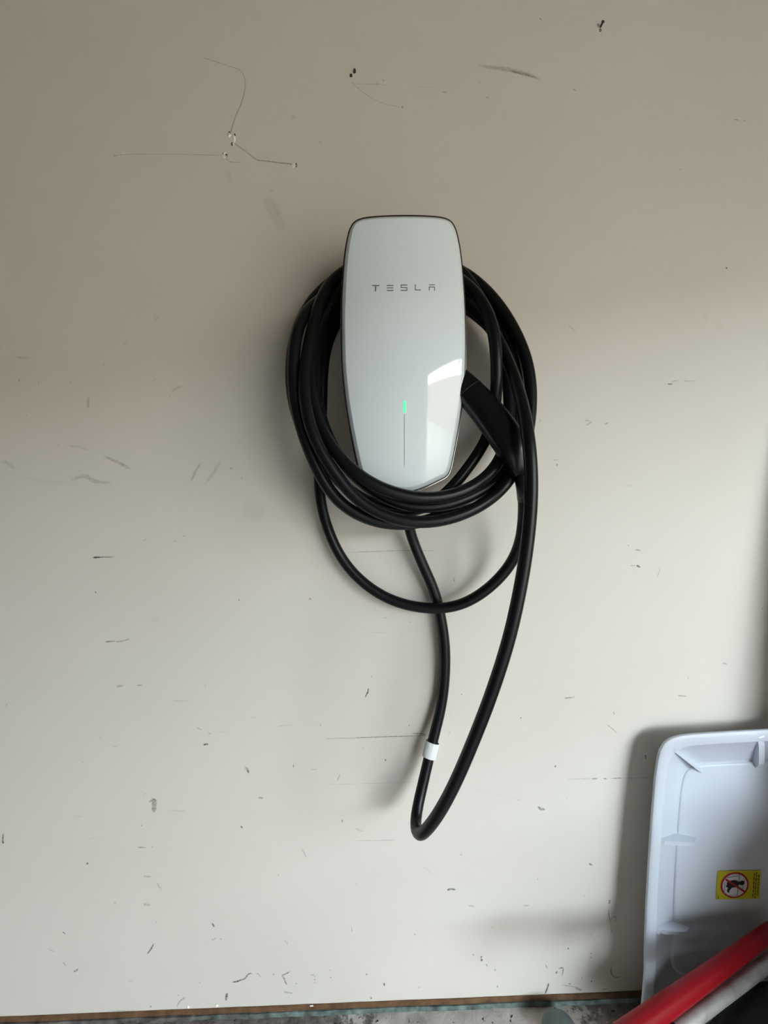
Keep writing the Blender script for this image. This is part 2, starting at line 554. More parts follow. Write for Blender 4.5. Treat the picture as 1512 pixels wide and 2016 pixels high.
def ring(scale_mm, yoff):
    """the cover outline grown by scale_mm millimetres and pushed yoff towards the camera"""
    out = []
    n = len(OUT3)
    for i in range(n):
        a, b = OUT3[i - 1], OUT3[(i + 1) % n]
        t = Vector((b.x - a.x, 0, b.z - a.z)).normalized()
        nn = Vector((t.z, 0, -t.x))
        if nn.dot(OUT3[i] - CC) < 0: nn = -nn
        out.append(OUT3[i] + nn * (scale_mm / 1000.0) + Vector((0, -yoff, 0)))
    return out
def loft(name, rings, m, parent, cap0=False, cap1=False, smooth=True):
    v, f = [], []
    n = len(rings[0])
    for r in rings: v += r
    for j in range(len(rings) - 1):
        for i in range(n):
            k = (i + 1) % n
            f.append((j * n + i, j * n + k, (j + 1) * n + k, (j + 1) * n + i))
    if cap0: f.append(tuple(range(n)))
    if cap1: f.append(tuple(len(v) - n + i for i in range(n - 1, -1, -1)))
    bm = bmesh.new()
    bv = [bm.verts.new(p) for p in v]
    for q in f: bm.faces.new([bv[i] for i in q])
    return bm_obj(name, bm, m, parent, smooth)

# the front pane: concentric rings on the swelling surface
def build_cover():
    n = len(OUT3)
    inner = ring(-5.2, 0)
    v, f = [], []
    K = 22
    c2 = Vector((CC.x, 0, CC.z))
    for k in range(K):
        s = 1 - k / K
        for p in inner:
            x = CC.x + (p.x - CC.x) * s
            z = CC.z + (p.z - CC.z) * s
            v.append((x, -(DE + bulge(x, z)), z))
    v.append((CC.x, -(DE + bulge(CC.x, CC.z)), CC.z))
    for k in range(K - 1):
        for i in range(n):
            j = (i + 1) % n
            f.append((k * n + i, k * n + j, (k + 1) * n + j, (k + 1) * n + i))
    for i in range(n):
        f.append(((K - 1) * n + i, (K - 1) * n + (i + 1) % n, len(v) - 1))
    bm = bmesh.new()
    bv = [bm.verts.new(p) for p in v]
    for q in f: bm.faces.new([bv[i] for i in q])
    o = bm_obj('cover', bm, M_GLASS, charger, True)
    me = o.data
    if sum(p.normal.y for p in me.polygons) > 0:
        me.flip_normals()
    return o
cover = build_cover()
def surf(r):       # put a grown/shrunk ring back onto the swelling surface
    return [Vector((p.x, -(DE + bulge(p.x, p.z)), p.z)) for p in r]
r0 = surf(ring(-5.2, 0))
r1 = [p + Vector((0, .0004, 0)) for p in surf(ring(-4.4, 0))]
r2 = [p + Vector((0, .0020, 0)) for p in surf(ring(-2.2, 0))]
r3 = [p + Vector((0, .0038, 0)) for p in surf(ring(-.4, 0))]
r4 = [p + Vector((0, .0050, 0)) for p in surf(ring(0, 0))]
e = loft('glass_edge', [r0, r1, r2, r3, r4], M_EDGE, cover)
g0 = [p + Vector((0, .0040, 0)) for p in surf(ring(-.5, 0))]
g1 = [p + Vector((0, .0040, 0)) for p in surf(ring(1.25, 0))]
g2 = [p + Vector((0, .0085, 0)) for p in surf(ring(1.25, 0))]
loft('gasket', [g0, g1, g2], M_GASKET, charger, smooth=False)
s0 = [p + Vector((0, .0080, 0)) for p in surf(ring(.3, 0))]
s1 = [p + Vector((0, .0080, 0)) for p in surf(ring(2.2, 0))]
s2 = [p + Vector((0, .0115, 0)) for p in surf(ring(2.3, 0))]
s3 = [p + Vector((0, .0135, 0)) for p in surf(ring(-6, 0))]
loft('silver_rim', [s0, s1, s2, s3], M_SILVER, charger, smooth=False)
# housing behind the cover: narrower, so the cable can be wound round it
def hous(s_x, top, bot, d, keep=None):
    out = []
    zt = max(p.z for p in OUT3); zl = min(p.z for p in OUT3)
    for p in OUT3:
        t = (p.z - zl) / (zt - zl)
        y = p.y if d is None else -d
        out.append(Vector((CC.x + (p.x - CC.x) * s_x, y, zl + bot + (zt - top - zl - bot) * t)))
    return out
def hous_s(s_x, top, bot, off):
    return [Vector((p.x, -(DE + bulge(p.x, p.z)) + off, p.z)) for p in hous(s_x, top, bot, None)]
loft('housing', [hous(.80, .052, .022, .0), hous(.80, .052, .022, .05), hous(.82, .048, .018, .066), hous_s(.93, .010, .008, .0135)],
     M_HOUSING, charger, cap0=True, smooth=True)

# lettering on the cover (strokes measured on the photograph), each letter a small raised print
def letter(rects):
    bm = bmesh.new()
    for x0, x1, y0, y1 in rects:
        px = [700 + x / 6.574 for x in (x0, x1)]
        py = [520 + y / 6.574 for y in (y0, y1)]
        nseg = 4
        top, low = [], []
        for i in range(nseg + 1):
            xx = px[0] + (px[1] - px[0]) * i / nseg
            top.append((face_pt(xx, py[0], .00035), face_pt(xx, py[0], .0)))
            low.append((face_pt(xx, py[1], .00035), face_pt(xx, py[1], .0)))
        T = [(bm.verts.new(a), bm.verts.new(b)) for a, b in top]
        W = [(bm.verts.new(a), bm.verts.new(b)) for a, b in low]
        for i in range(nseg):
            bm.faces.new((T[i][0], T[i + 1][0], W[i + 1][0], W[i][0]))
            bm.faces.new((T[i][1], T[i + 1][1], T[i + 1][0], T[i][0]))
            bm.faces.new((W[i][0], W[i + 1][0], W[i + 1][1], W[i][1]))
        bm.faces.new((T[0][0], W[0][0], W[0][1], T[0][1]))
        bm.faces.new((T[-1][0], T[-1][1], W[-1][1], W[-1][0]))
    bm_obj('letter', bm, M_LETTER, cover)
letter([(214, 306, 270, 284), (252, 267, 284, 351)])
letter([(405, 490, 269, 283), (405, 490, 302, 314), (405, 490, 334, 348)])
letter([(585, 670, 265, 278), (585, 597, 278, 298), (585, 670, 298, 310), (658, 670, 310, 333), (585, 670, 333, 347)])
letter([(768, 780, 264, 329), (768, 845, 329, 341)])
letter([(950, 1027, 262, 274), (947, 1028, 291, 303), (947, 960, 303, 342), (1016, 1028, 303, 342)])

def slot(name, x, y0, y1, wpx, m, lift):
    n = 8
    bm = bmesh.new()
    Lr = []
    for i in range(n + 1):
        y = y0 + (y1 - y0) * i / n
        s = wpx / 2 * (1 if 0 < i < n else .55)
        Lr.append([bm.verts.new(face_pt(x - s, y, lift)), bm.verts.new(face_pt(x + s, y, lift)),
                   bm.verts.new(face_pt(x + s, y, 0)), bm.verts.new(face_pt(x - s, y, 0))])
    for i in range(n):
        for k in range(4):
            bm.faces.new((Lr[i][k], Lr[i + 1][k], Lr[i + 1][(k + 1) % 4], Lr[i][(k + 1) % 4]))
    bm.faces.new(Lr[0]); bm.faces.new(Lr[-1][::-1])
    o = bm_obj(name, bm, m, cover)
    return o
slot('status_light', 796.7, 788.5, 812.5, 4.6, M_GREEN, .0004)['label'] = 'lit green status light'
slot('light_guide', 796.3, 815, 920, 1.6, M_LINE, .00025)
# cable gland under the housing
gl = [P(798, 955, .050), P(798, 985, .046), P(799, 1000, .044)]
v, f = sweep(gl, [.0125, .0115, .0095], 18)
mesh_obj('cable_gland', v, f, M_HOUSING, charger, True)

# ------------------------------------------------------------------ cable
CR = 0.0078
path_px = [
    # leaves the gland, hangs down the wall
    (799, 985, .046), (802, 1025, .036), (813, 1065, .026), (835, 1118, .019), (856, 1165, .0145), (868, 1215, .0125), (876, 1270, .012),
    (876, 1330, .012), (868, 1395, .014), (854, 1450, .019), (838, 1520, .029), (824, 1580, .042),
    (815.5, 1625, .058), (822, 1647, .080), (850, 1622, .103), (888, 1558, .120), (932, 1458, .133), (966, 1370, .139), (1000, 1265, .143),
    (1022, 1170, .145), (1037, 1080, .146), (1045, 1000, .146), (1046, 930, .145), (1040, 860, .142), (1028, 795, .122),
    (1008, 730, .096), (984, 676, .076), (950, 620, .060), (905, 572, .050), (850, 530, .050),
    # first turn: over the top, down the left as the inner front strand, under the cover
    (790, 520, .048), (725, 530, .048), (668, 563, .056), (630, 615, .070), (612, 675, .086), (609, 738, .098), (615, 795, .108), (632, 850, .115),
    (655, 888, .120), (688, 924, .123), (730, 953, .124), (785, 974, .122), (841, 982, .118), (888, 976, .112), (933, 958, .104),
    (968, 930, .095), (992, 885, .083), (1002, 820, .072), (1001, 760, .066), (992, 700, .062), (970, 640, .058), (938, 588, .054), (895, 545, .050),
    # second turn: strand next to the outside, front at the bottom
    (850, 522, .040), (790, 512, .038), (720, 522, .040), (664, 555, .052), (627, 610, .072), (608, 670, .090), (600, 738, .106), (603, 790, .114), (614, 838, .118),
    (637, 890, .120), (664, 932, .120), (697, 977, .118), (735, 1005, .116), (778, 1022, .115), (822, 1029, .114), (870, 1025, .112), (917, 1010, .108), (962, 985, .102),
    (1002, 945, .092), (1030, 890, .080), (1043, 830, .072), (1046, 770, .068), (1037, 710, .064), (1010, 648, .058), (968, 588, .050), (912, 540, .040),
    # third turn: outermost left strand, low at the back
    (850, 512, .026), (790, 500, .022), (725, 512, .024), (673, 539, .034), (625, 578, .046), (590, 634, .058), (575, 690, .066), (572, 738, .072), (577, 790, .078),
    (592, 840, .082), (618, 890, .084), (655, 935, .084), (700, 975, .082), (752, 1000, .080), (806, 1008, .078), (845, 996, .074), (888, 962, .070), (928, 912, .068), (958, 865, .068),
    (972, 815, .078), (978, 760, .092), (977, 700, .100), (972, 650, .100), (956, 608, .094), (928, 572, .080), (890, 545, .060),
    # fourth turn: big outer left strand
    (850, 527, .030), (790, 520, .026), (725, 532, .030), (668, 560, .048), (622, 602, .070), (595, 650, .088), (583, 700, .098), (579, 745, .104), (582, 795, .108),
    (594, 845, .110), (611, 893, .110), (634, 942, .108), (655, 976, .106), (690, 1006, .103), (732, 1025, .101), (780, 1033, .098), (832, 1028, .094), (886, 1008, .088), (936, 975, .082),
    (980, 930, .074), (1008, 870, .064), (1021, 805, .056), (1020, 740, .052), (1005, 680, .050), (978, 625, .046), (940, 580, .040), (895, 548, .034),
    # fifth turn: hidden between the others, shows under the cover
    (850, 545, .022), (790, 538, .018), (725, 552, .020), (675, 585, .030), (645, 630, .042), (628, 685, .055), (622, 738, .064), (626, 795, .074), (641, 850, .084),
    (668, 900, .092), (712, 950, .098), (770, 986, .100), (832, 1000, .098), (886, 993, .094), (930, 973, .088), (972, 942, .080),
    (1006, 893, .060), (1024, 830, .044), (1024, 760, .036), (1005, 700, .032), (970, 650, .028), (930, 612, .022), (890, 585, .016),
    # last turn: hugs the wall on the left, then the wide low loop up to the plug
    (850, 565, .012), (790, 558, .0105), (735, 570, .0115), (690, 600, .016), (656, 645, .022), (640, 695, .026), (635, 745, .027), (634, 800, .026), (631, 860, .024), (628, 910, .022), (628, 955, .021),
    (634, 1003, .020), (647, 1046, .020), (672, 1099, .020), (712, 1145, .021), (760, 1177, .023), (807, 1193, .026), (854, 1198.5, .030), (902, 1193, .034),
    (944, 1172, .039), (981, 1141, .044), (1009, 1106, .050), (1024, 1070, .062), (1031, 1025, .078), (1032, 985, .093), (1030, 955, .103), (1026, 930, .108),
]
LOOP_END = len(path_px)
def build_cable_path():
    pts = [P(*q) for q in path_px]
    A = resample(catmull(pts, 10), 0.0065)
    n = len(A)
    step = 0.0065
    A0 = A.copy()
    gap = int(0.06 / step)
    idx = np.arange(n)
    far = np.abs(idx[:, None] - idx[None, :]) > gap
    order = np.sign(A0[:, None, 1] - A0[None, :, 1] + 1e-9 * (idx[:, None] - idx[None, :]))
    ker = np.exp(-0.5 * (np.arange(-18, 19) / 6.5) ** 2); ker /= ker.sum()
    for it in range(110):
        dl = A[:, None, :] - A[None, :, :]
        dist = np.sqrt((dl ** 2).sum(-1)) + 1e-9
        ov = np.where(far & (dist < 2 * CR + .0003), 2 * CR + .0003 - dist, 0.0)
        if ov.max() < .0004:
            break
        wy = order * np.maximum(np.abs(dl[..., 1]) / dist, .55)
        mv = np.zeros_like(A)
        cnt = (ov > 0).sum(1) + 1e-9
        mv[:, 1] = (ov * wy).sum(1) / np.maximum(cnt ** .7, 1)
        for k in (0, 2):
            mv[:, k] = .15 * (ov * dl[..., k] / dist).sum(1) / np.maximum(cnt ** .7, 1)
        for k in range(3):
            mv[:, k] = np.convolve(np.pad(mv[:, k], 18, mode='edge'), ker, 'valid')
        mv[:4] = 0; mv[-4:] = 0
        A = A + .9 * mv
        A[:, 1] = np.minimum(A[:, 1], -(CR + .0006))
    for _ in range(6):
      for k in range(3):
        k5 = np.array([.06, .24, .4, .24, .06])
        A[:, k] = np.convolve(np.pad(A[:, k], 2, mode='edge'), k5, 'valid')
    return [Vector(p) for p in A], float(ov.max())
cpath, worst = build_cable_path()
print('cable points', len(cpath), 'worst overlap', worst)
cable = thing('charging_cable', 'long black charging cable coiled around the white wall charger, ending in a plug handle', 'cable', tuple(P(800, 1000, .0)))
v, f = sweep(cpath, CR, 16)
mesh_obj('cord', v, f, M_CABLE, cable, True)

# white label wrapped round the hanging strand
seg = [p for p in cpath[:160] if P(0, 1490, .02).z < p.z < P(0, 1461, .02).z and p.y > -.05]
if len(seg) < 3:
    seg = cpath[60:63]
t0, t1 = seg[0], seg[-1]
def build_band():
    ax = (t1 - t0).normalized()
    mid = (t0 + t1) / 2
    side = Vector((0, -1, 0)); side = (side - ax * side.dot(ax)).normalized()
    oth = ax.cross(side)
    bm = bmesh.new()
    rows = []
    rnd = random.Random(2)
    hl = .0108
    n = 20
    for j in range(6):
        c = mid + ax * (hl * (2 * j / 5 - 1))
        row = []
        for k in range(n):
            a = 2 * math.pi * k / n
            ra = CR + .0008 + rnd.uniform(-.0002, .0002)
            rb = CR + .0022 + rnd.uniform(-.0003, .0003)
            row.append(bm.verts.new(c + side * ra * math.cos(a) + oth * rb * math.sin(a)))
        rows.append(row)
    for j in range(5):
        for k in range(n):
            bm.faces.new((rows[j][k], rows[j][(k + 1) % n], rows[j + 1][(k + 1) % n], rows[j + 1][k]))
    o = bm_obj('paper_label', bm, M_TAPE, cable, False)
    s = o.modifiers.new('t', 'SOLIDIFY'); s.thickness = .0003; s.offset = 1
    o['label'] = 'white paper label wrapped round the cable'
build_band()

# plug handle, docked in the side of the charger
def build_handle():
    ctl = [((888, 738, .070), .0150, .0165), ((915, 763, .078), .0155, .0180), ((945, 795, .088), .0160, .0195), ((972, 828, .098), .0165, .0205),
           ((996, 862, .105), .0165, .0205), ((1012, 893, .107), .0160, .0185), ((1021, 917, .104), .0135, .0150), ((1025, 932, .098), .0105, .0108)]
    pts = catmull([P(*c[0]) for c in ctl], 6)
    m = len(pts)
    prof = []
    for i in range(m):
        t = i / 6.0
        k = min(int(t), len(ctl) - 2)
        u = t - k
        prof.append((ctl[k][1] * (1 - u) + ctl[k + 1][1] * u, ctl[k][2] * (1 - u) + ctl[k + 1][2] * u))
    verts, faces = [], []
    n = 28
    for i in range(m):
        a, b = pts[max(i - 1, 0)], pts[min(i + 1, m - 1)]
        t = (b - a).normalized()
        fr = Vector((0, -1, 0)); fr = (fr - t * fr.dot(t)).normalized()
        sd = t.cross(fr)
        for k in range(n):
            an = 2 * math.pi * k / n
            c, s = math.cos(an), math.sin(an)
            ex = .72
            cc = math.copysign(abs(c) ** ex, c); ss = math.copysign(abs(s) ** ex, s)
            verts.append(pts[i] + fr * prof[i][0] * cc + sd * prof[i][1] * ss)
    for i in range(m - 1):
        for k in range(n):
            a = i * n + k; b = i * n + (k + 1) % n
            faces.append((a, b, b + n, a + n))
    faces.append(tuple(range(n - 1, -1, -1)))
    faces.append(tuple((m - 1) * n + k for k in range(n)))
    bm = bmesh.new()
    bv = [bm.verts.new(p) for p in verts]
    for q in faces: bm.faces.new([bv[i] for i in q])
    h = bm_obj('plug_handle', bm, M_HANDLE, cable, True)
    h['label'] = 'black curved plug handle docked in the side of the charger'
    # collar seam near the charger and the ridge along the upper edge
    i0 = 8
    t = (pts[i0 + 1] - pts[i0 - 1]).normalized()
    fr = Vector((0, -1, 0)); fr = (fr - t * fr.dot(t)).normalized(); sd = t.cross(fr)
    rr = []
    for off, gr in ((-.0004, .0), (-.0004, .0004), (.0004, .0004), (.0004, .0)):
        rr.append([pts[i0] + t * off + fr * (prof[i0][0] + gr) * math.copysign(abs(math.cos(2 * math.pi * k / n)) ** .72, math.cos(2 * math.pi * k / n))
                   + sd * (prof[i0][1] + gr) * math.copysign(abs(math.sin(2 * math.pi * k / n)) ** .72, math.sin(2 * math.pi * k / n)) for k in range(n)])
    loft('collar_seam', rr, M_GASKET, h)
    # strain relief where the cord enters
    e = pts[-1]
    sp = [e - (pts[-1] - pts[-3]).normalized() * .004, Vector(cpath[-1]), Vector(cpath[-4]), Vector(cpath[-7])]
    v2, f2 = sweep(sp, [.0100, .0094, .0088, .0082], 16)
    mesh_obj('strain_relief', v2, f2, M_HANDLE, h, True)
build_handle()

# ------------------------------------------------------------------ white moulded tray leaning on the wall
TA, TB = 0.038, 0.04            # stands off the wall, leans a little
ZTOP = P(0, 1448, TA).z
def tp(px, py, off=0.0):
    """point of the tray's rim plane (moved off metres towards the camera)"""
    k = (1008 - py) / F
    # d = TA + TB*(ZTOP - z) + off ; z = ZC + k*(D-d)
    d = (TA + off + TB * (ZTOP - ZC - k * D)) / (1 - TB * k)
    return P(px, py, d)
tray_rim = [tp(x, y) for x, y in ((1560, 1434.5), (1512, 1437), (1460, 1440), (1400, 1443.5), (1360, 1446.2), (1338, 1449), (1322, 1454),
                                  (1309, 1463), (1301, 1476), (1296, 1494), (1290.5, 1530), (1284, 1610), (1278, 1700),
                                  (1273.5, 1780), (1271, 1850), (1270, 1920))]
def build_tray():
    q = tray_rim[-1]
    dirn = (tray_rim[-1] - tray_rim[-3]).normalized()
    left = list(tray_rim)
    # continue the left side down to a rounded foot on the floor
    zfoot = zf(.5) + .004
    dd = lambda z: -(TA + TB * (ZTOP - z))
    x = q.x; z = q.z
    for tz in (.100, .080, .065):
        x2 = q.x - .010 * (q.z - tz) / (q.z - .03)
        left.append(Vector((x2, dd(tz), tz)))
    xl = left[-1].x
    left += [Vector((xl + .003, dd(zfoot + .016), zfoot + .016)), Vector((xl + .012, dd(zfoot + .004), zfoot + .004)), Vector((xl + .028, dd(zfoot), zfoot))]
    cxm = 0.62                      # middle of the tray
    rightside = [Vector((2 * cxm - p.x, p.y, p.z)) for p in reversed(left)]
    out = left + rightside
    base = left[0]
    # dense resample of the closed outline
    R = resample(out + [out[0]], .006)[:-1]
    R = [Vector(p) for p in R]
    n = len(R)
    zs = [p.z for p in R]; xs_ = [p.x for p in R]
    zm = (max(zs) + min(zs)) / 2
    hx, hz = (max(xs_) - min(xs_)) / 2, (max(zs) - min(zs)) / 2
    def inset(r, mm, off):
        """outline shrunk by mm millimetres on every side (rounded corners stay clean)"""
        fx, fz = 1 - mm / 1000.0 / hx, 1 - mm / 1000.0 / hz
        o = []
        for p in r:
            x, z = cxm + (p.x - cxm) * fx, zm + (p.z - zm) * fz
            o.append(Vector((x, dd(z) - off, z)))
        return o
    t = thing('plastic_tray', 'white moulded plastic tray with ribbed rim and yellow sticker, standing against the wall', 'tray', (cxm, dd(0), 0))
    prof = [(0, -.0036), (0.2, -.0008), (1.0, 0), (6, .0003), (15, 0), (16.4, -.0012), (18, -.0042)]
    wall_p = [(54, -.0245), (56.5, -.0262), (60, -.027)]
    rings = [inset(R, a, b) for a, b in prof + wall_p]
    back = [inset(R, 50, -.030), inset(R, 2.5, -.0056)][::-1]
    rings2 = [back[1], back[0]] + rings
    body = loft('tray_body', rings2, M_TRAY, t, smooth=True)
    def wave(x, z):
        sm_ = lambda t_: (lambda q_: q_ * q_ * (3 - 2 * q_))(max(0.0, min(1.0, t_)))
        g = sm_((x - .405) / .07) * sm_((2 * cxm - .405 - x) / .07) * sm_((.405 - z) / .07) * sm_((z - .08) / .06)
        return .0045 * g * math.sin((x - .40) * 26.0)
    # tray floor: a grid that swells in soft vertical waves
    rim = rings[-1]
    v, f = [], []
    K = 40
    c = Vector((cxm, dd(zm) + .027, zm))
    for k in range(K):
        s = 1 - k / K
        for p in rim:
            x = c.x + (p.x - c.x) * s; z = c.z + (p.z - c.z) * s
            wv = wave(x, z)
            v.append(Vector((x, dd(z) + .027 + wv, z)))
    v.append(Vector((c.x, c.y, c.z)))
    for k in range(K - 1):
        for i in range(n):
            j = (i + 1) % n
            f.append((k * n + i, k * n + j, (k + 1) * n + j, (k + 1) * n + i))
    for i in range(n):
        f.append(((K - 1) * n + i, (K - 1) * n + (i + 1) % n, len(v) - 1))
    bm = bmesh.new(); bv = [bm.verts.new(p) for p in v]
    for qf in f: bm.faces.new([bv[i] for i in qf])
    fl = bm_obj('tray_floor', bm, M_TRAY, t, True)
    sm = fl.modifiers.new('t', 'SOLIDIFY'); sm.thickness = .003; sm.offset = 0
    # stiffening ribs from the rim down to the floor of the tray
    def rib(a_px, b_px, th, a_off=-.003, lift=.010):
        A_ = tp(*a_px, a_off); B_ = tp(*b_px, -.0265)
        ax = (B_ - A_); ax2 = Vector((ax.x, 0, ax.z)).normalized()
        sd = Vector((-ax2.z, 0, ax2.x)) * th / 2
        pr = []
        for u, o in ((0, -.001), (.08, .001), (.14, -.0025), (.30, -.0045), (.62, -.0115), (.82, -.0165), (.92, -.0225), (1, -.0268)):
            p = A_.lerp(B_, u); p = Vector((p.x, dd(p.z) - o, p.z)); pr.append(p)
        lowr = []
        for u in (1, .55, 0):
            p = A_.lerp(B_, u); p = Vector((p.x, dd(p.z) + .029 * min(1, .25 + u * 1.5), p.z)); lowr.append(p)
        poly = pr + lowr
        bm = bmesh.new()
        a = [bm.verts.new(p + sd) for p in poly]; b = [bm.verts.new(p - sd) for p in poly]
        bm.faces.new(a); bm.faces.new(b[::-1])
        for i in range(len(poly)):
            j = (i + 1) % len(poly)
            bm.faces.new((a[i], b[i], b[j], a[j]))
        bm_obj('rib', bm, M_TRAY, t)
    rib((1296, 1654), (1372, 1656), .0055)
    rib((1288, 1828), (1357, 1830), .0055)
    rib((1319, 1469), (1383, 1520), .0045)
    rib((1493, 1443), (1492, 1512), .0085)
    # sticker with its printed sign
    def st(u, v_, lift=0.0):
        """sticker coordinates 0..1 right and down"""
        tl, tr, br, bl = (1413.0, 1714.5), (1498.5, 1713.0), (1494.5, 1769.0), (1409.5, 1770.5)
        x = (tl[0] * (1 - u) + tr[0] * u) * (1 - v_) + (bl[0] * (1 - u) + br[0] * u) * v_
        y = (tl[1] * (1 - u) + tr[1] * u) * (1 - v_) + (bl[1] * (1 - u) + br[1] * u) * v_
        off = -.019
        p = tp(x, y, off)
        # lie on the real tray floor
        for _ in range(3):
            wv = wave(p.x, p.z)
            p = tp(x, y, -.027 - wv + .0022)
        return p + Vector((0, -lift, 0))
    def patch(name, poly, m, lift, parent, label=None):
        bm = bmesh.new()
        a = [bm.verts.new(st(u, v_, lift)) for u, v_ in poly]
        bm.faces.new(a)
        r = bmesh.ops.extrude_face_region(bm, geom=bm.faces[:])
        for x in r['geom']:
            if isinstance(x, bmesh.types.BMVert): x.co.y += .00012
        o = bm_obj(name, bm, m, parent)
        if label: o['label'] = label
        return o
    s = patch('warning_sticker', [(i / 8, 0) for i in range(9)] + [(1 - i / 8, 1) for i in range(9)], M_YELLOW, .0002, t, 'yellow warning sticker with a red prohibition sign')
    AS = 85.0 / 56.5
    cu, cv, ru = .405, .50, .325
    circ = lambda r, k=40: [(cu + r * math.cos(2 * math.pi * i / k), cv + r * AS * .93 * math.sin(2 * math.pi * i / k)) for i in range(k)]
    patch('red_disc', circ(ru), M_SRED, .0005, s)
    patch('white_disc', circ(ru * .87), M_SWHITE, .0008, s)
    def line(a, b, wd, m, lift, nm):
        dx, dy = (b[0] - a[0]) * AS, b[1] - a[1]
        ll = math.hypot(dx, dy); nx, ny = -dy / ll * wd / AS, dx / ll * wd
        patch(nm, [(a[0] + nx, a[1] + ny), (b[0] + nx, b[1] + ny), (b[0] - nx, b[1] - ny), (a[0] - nx, a[1] - ny)], m, lift, s)
    line((.22, .22), (.50, .16), .012, M_SGREY, .0010, 'print_line')
    line((.50, .13), (.47, .90), .012, M_SGREY, .0010, 'print_line')
    line((.17, .36), (.17, .80), .012, M_SGREY, .0010, 'print_line')
    line((.22, .85), (.50, .84), .010, M_SGREY, .0010, 'print_line')
    line((.62, .30), (.58, .66), .010, M_SGREY, .0010, 'print_line')
    fig = [(.235, .36), (.30, .33), (.38, .31), (.44, .33), (.485, .38), (.53, .345), (.58, .335), (.615, .37), (.62, .42), (.60, .48), (.545, .49), (.49, .465),
           (.455, .55), (.39, .565), (.335, .57), (.30, .65), (.275, .68), (.29, .74), (.25, .745), (.225, .68), (.25, .58), (.20, .54), (.195, .50), (.225, .49), (.215, .42)]
    patch('figure', fig, M_SBLACK, .0013, s)
    line((.175, .27), (.655, .74), .032, M_SRED, .0016, 'red_bar')
    rnd = random.Random(5)
    for cx_, y0, y1 in ((.845, .10, .93), (.895, .06, .98), (.95, .15, .88)):
        y = y0
        while y < y1:
            l = rnd.uniform(.05, .13)
            line((cx_ + (.5 - y) * .0, y), (cx_, min(y + l, y1)), .019, M_STEXT, .0005, 'print_word')
            y += l + .03
    line((.045, .88), (.045, .97), .012, M_STEXT, .0005, 'print_word')
build_tray()

# ------------------------------------------------------------------ black bag, red shaft and grey tube lying on it
UX = Vector((.1336, .050, 0)).normalized()
UY = Vector((-UX.y, UX.x, 0))
RZ, GZ = .5920, .6090                        # drop of the shaft and tube centres below the camera
def at_z(px, py, zdrop):
    dep = zdrop / ((py - 1008) / F)
    return Vector(((px - 756) / F * dep, -(D - dep), ZC - zdrop))
ra0, rb0 = at_z(1263, 2016, RZ), at_z(1424.5, 1900, RZ)
ga0, gb0 = at_z(1350, 2016, GZ), at_z(1493, 1910, GZ)
UX = (rb0 - ra0).normalized(); UY = Vector((-UX.y, UX.x, 0))
def build_bag():
    """slumped black bag the shaft and tube lie on"""
    from mathutils import noise
    c = Vector((.474, -.122, 0))
    z0 = zf(c.x)
    ang = math.atan2(UX.y, UX.x)
    t = thing('black_bag', 'slumped black bag on the floor under the red shaft and grey tube', 'bag', (c.x, c.y, z0))
    bm = bmesh.new()
    bmesh.ops.create_icosphere(bm, subdivisions=5, radius=1)
    ca_, sa_ = math.cos(ang), math.sin(ang)
    top = ZC - GZ - .0082
    for v_ in bm.verts:
        q = v_.co.copy()
        u = math.copysign(abs(q.x) ** .85, q.x) * .114
        w_ = math.copysign(abs(q.y) ** .8, q.y) * .044
        h = (q.z * .5 + .5)
        h = h ** .75
        wr_ = 1 + .05 * noise.noise(q * 3.1) + .03 * noise.noise(q * 8)
        z = z0 + .001 + (top - z0) * min(h * (1 + .03 * noise.noise(q * 4)), 1.0)
        v_.co = Vector((c.x + (u * ca_ - w_ * sa_) * wr_, c.y + (u * sa_ + w_ * ca_) * wr_, z))
    bm_obj('bag_body', bm, M_BIN, t, True)
    hp = []
    for k in range(17):
        a_ = math.pi * k / 16
        u = .045 * math.cos(a_)
        hp.append(Vector((c.x + (u + .03) * ca_ + .030 * sa_, c.y + (u + .03) * sa_ - .030 * ca_ - .012 * math.sin(a_), top - .012 + .035 * math.sin(a_) - .01)))
    v, f = sweep(hp, .005, 8)
    mesh_obj('bag_handle', v, f, M_BIN, t, True)
build_bag()
def lay(p, q_, ext0, ext1):
    u = (q_ - p).normalized()
    return p - u * ext0, q_ + u * ext1
ra, rb = lay(ra0, rb0, .055, .115)
n = 24
pth = [ra.lerp(rb, i / n) for i in range(n + 1)]
red = thing('red_shaft', 'smooth red plastic shaft lying across the black bag in front of the white tray', 'shaft', tuple(ra))
v, f = sweep(pth, [.0122 - .0032 * i / n for i in range(n + 1)], 24)
mesh_obj('shaft', v, f, M_RED, red, True)
v, f = sweep([ra - UX * .012, ra, ra + UX * .018], [.0100, .0124, .0124], 24)
mesh_obj('end_cap', v, f, M_BIN, red, True)
ga, gb = lay(ga0, gb0, .03, .065)
gry = thing('metal_tube', 'dull grey metal tube lying beside the red shaft on the black bag', 'tube', tuple(ga))
v, f = sweep([ga.lerp(gb, i / 12) for i in range(13)], .0078, 20)
mesh_obj('tube', v, f, M_ALU, gry, True)
v, f = sweep([ga - UX * .008, ga + UX * .012], .0080, 20)
mesh_obj('end_plug', v, f, M_BIN, gry, True)
print('pole gap', (ra0 - ga0).cross(UX).length)

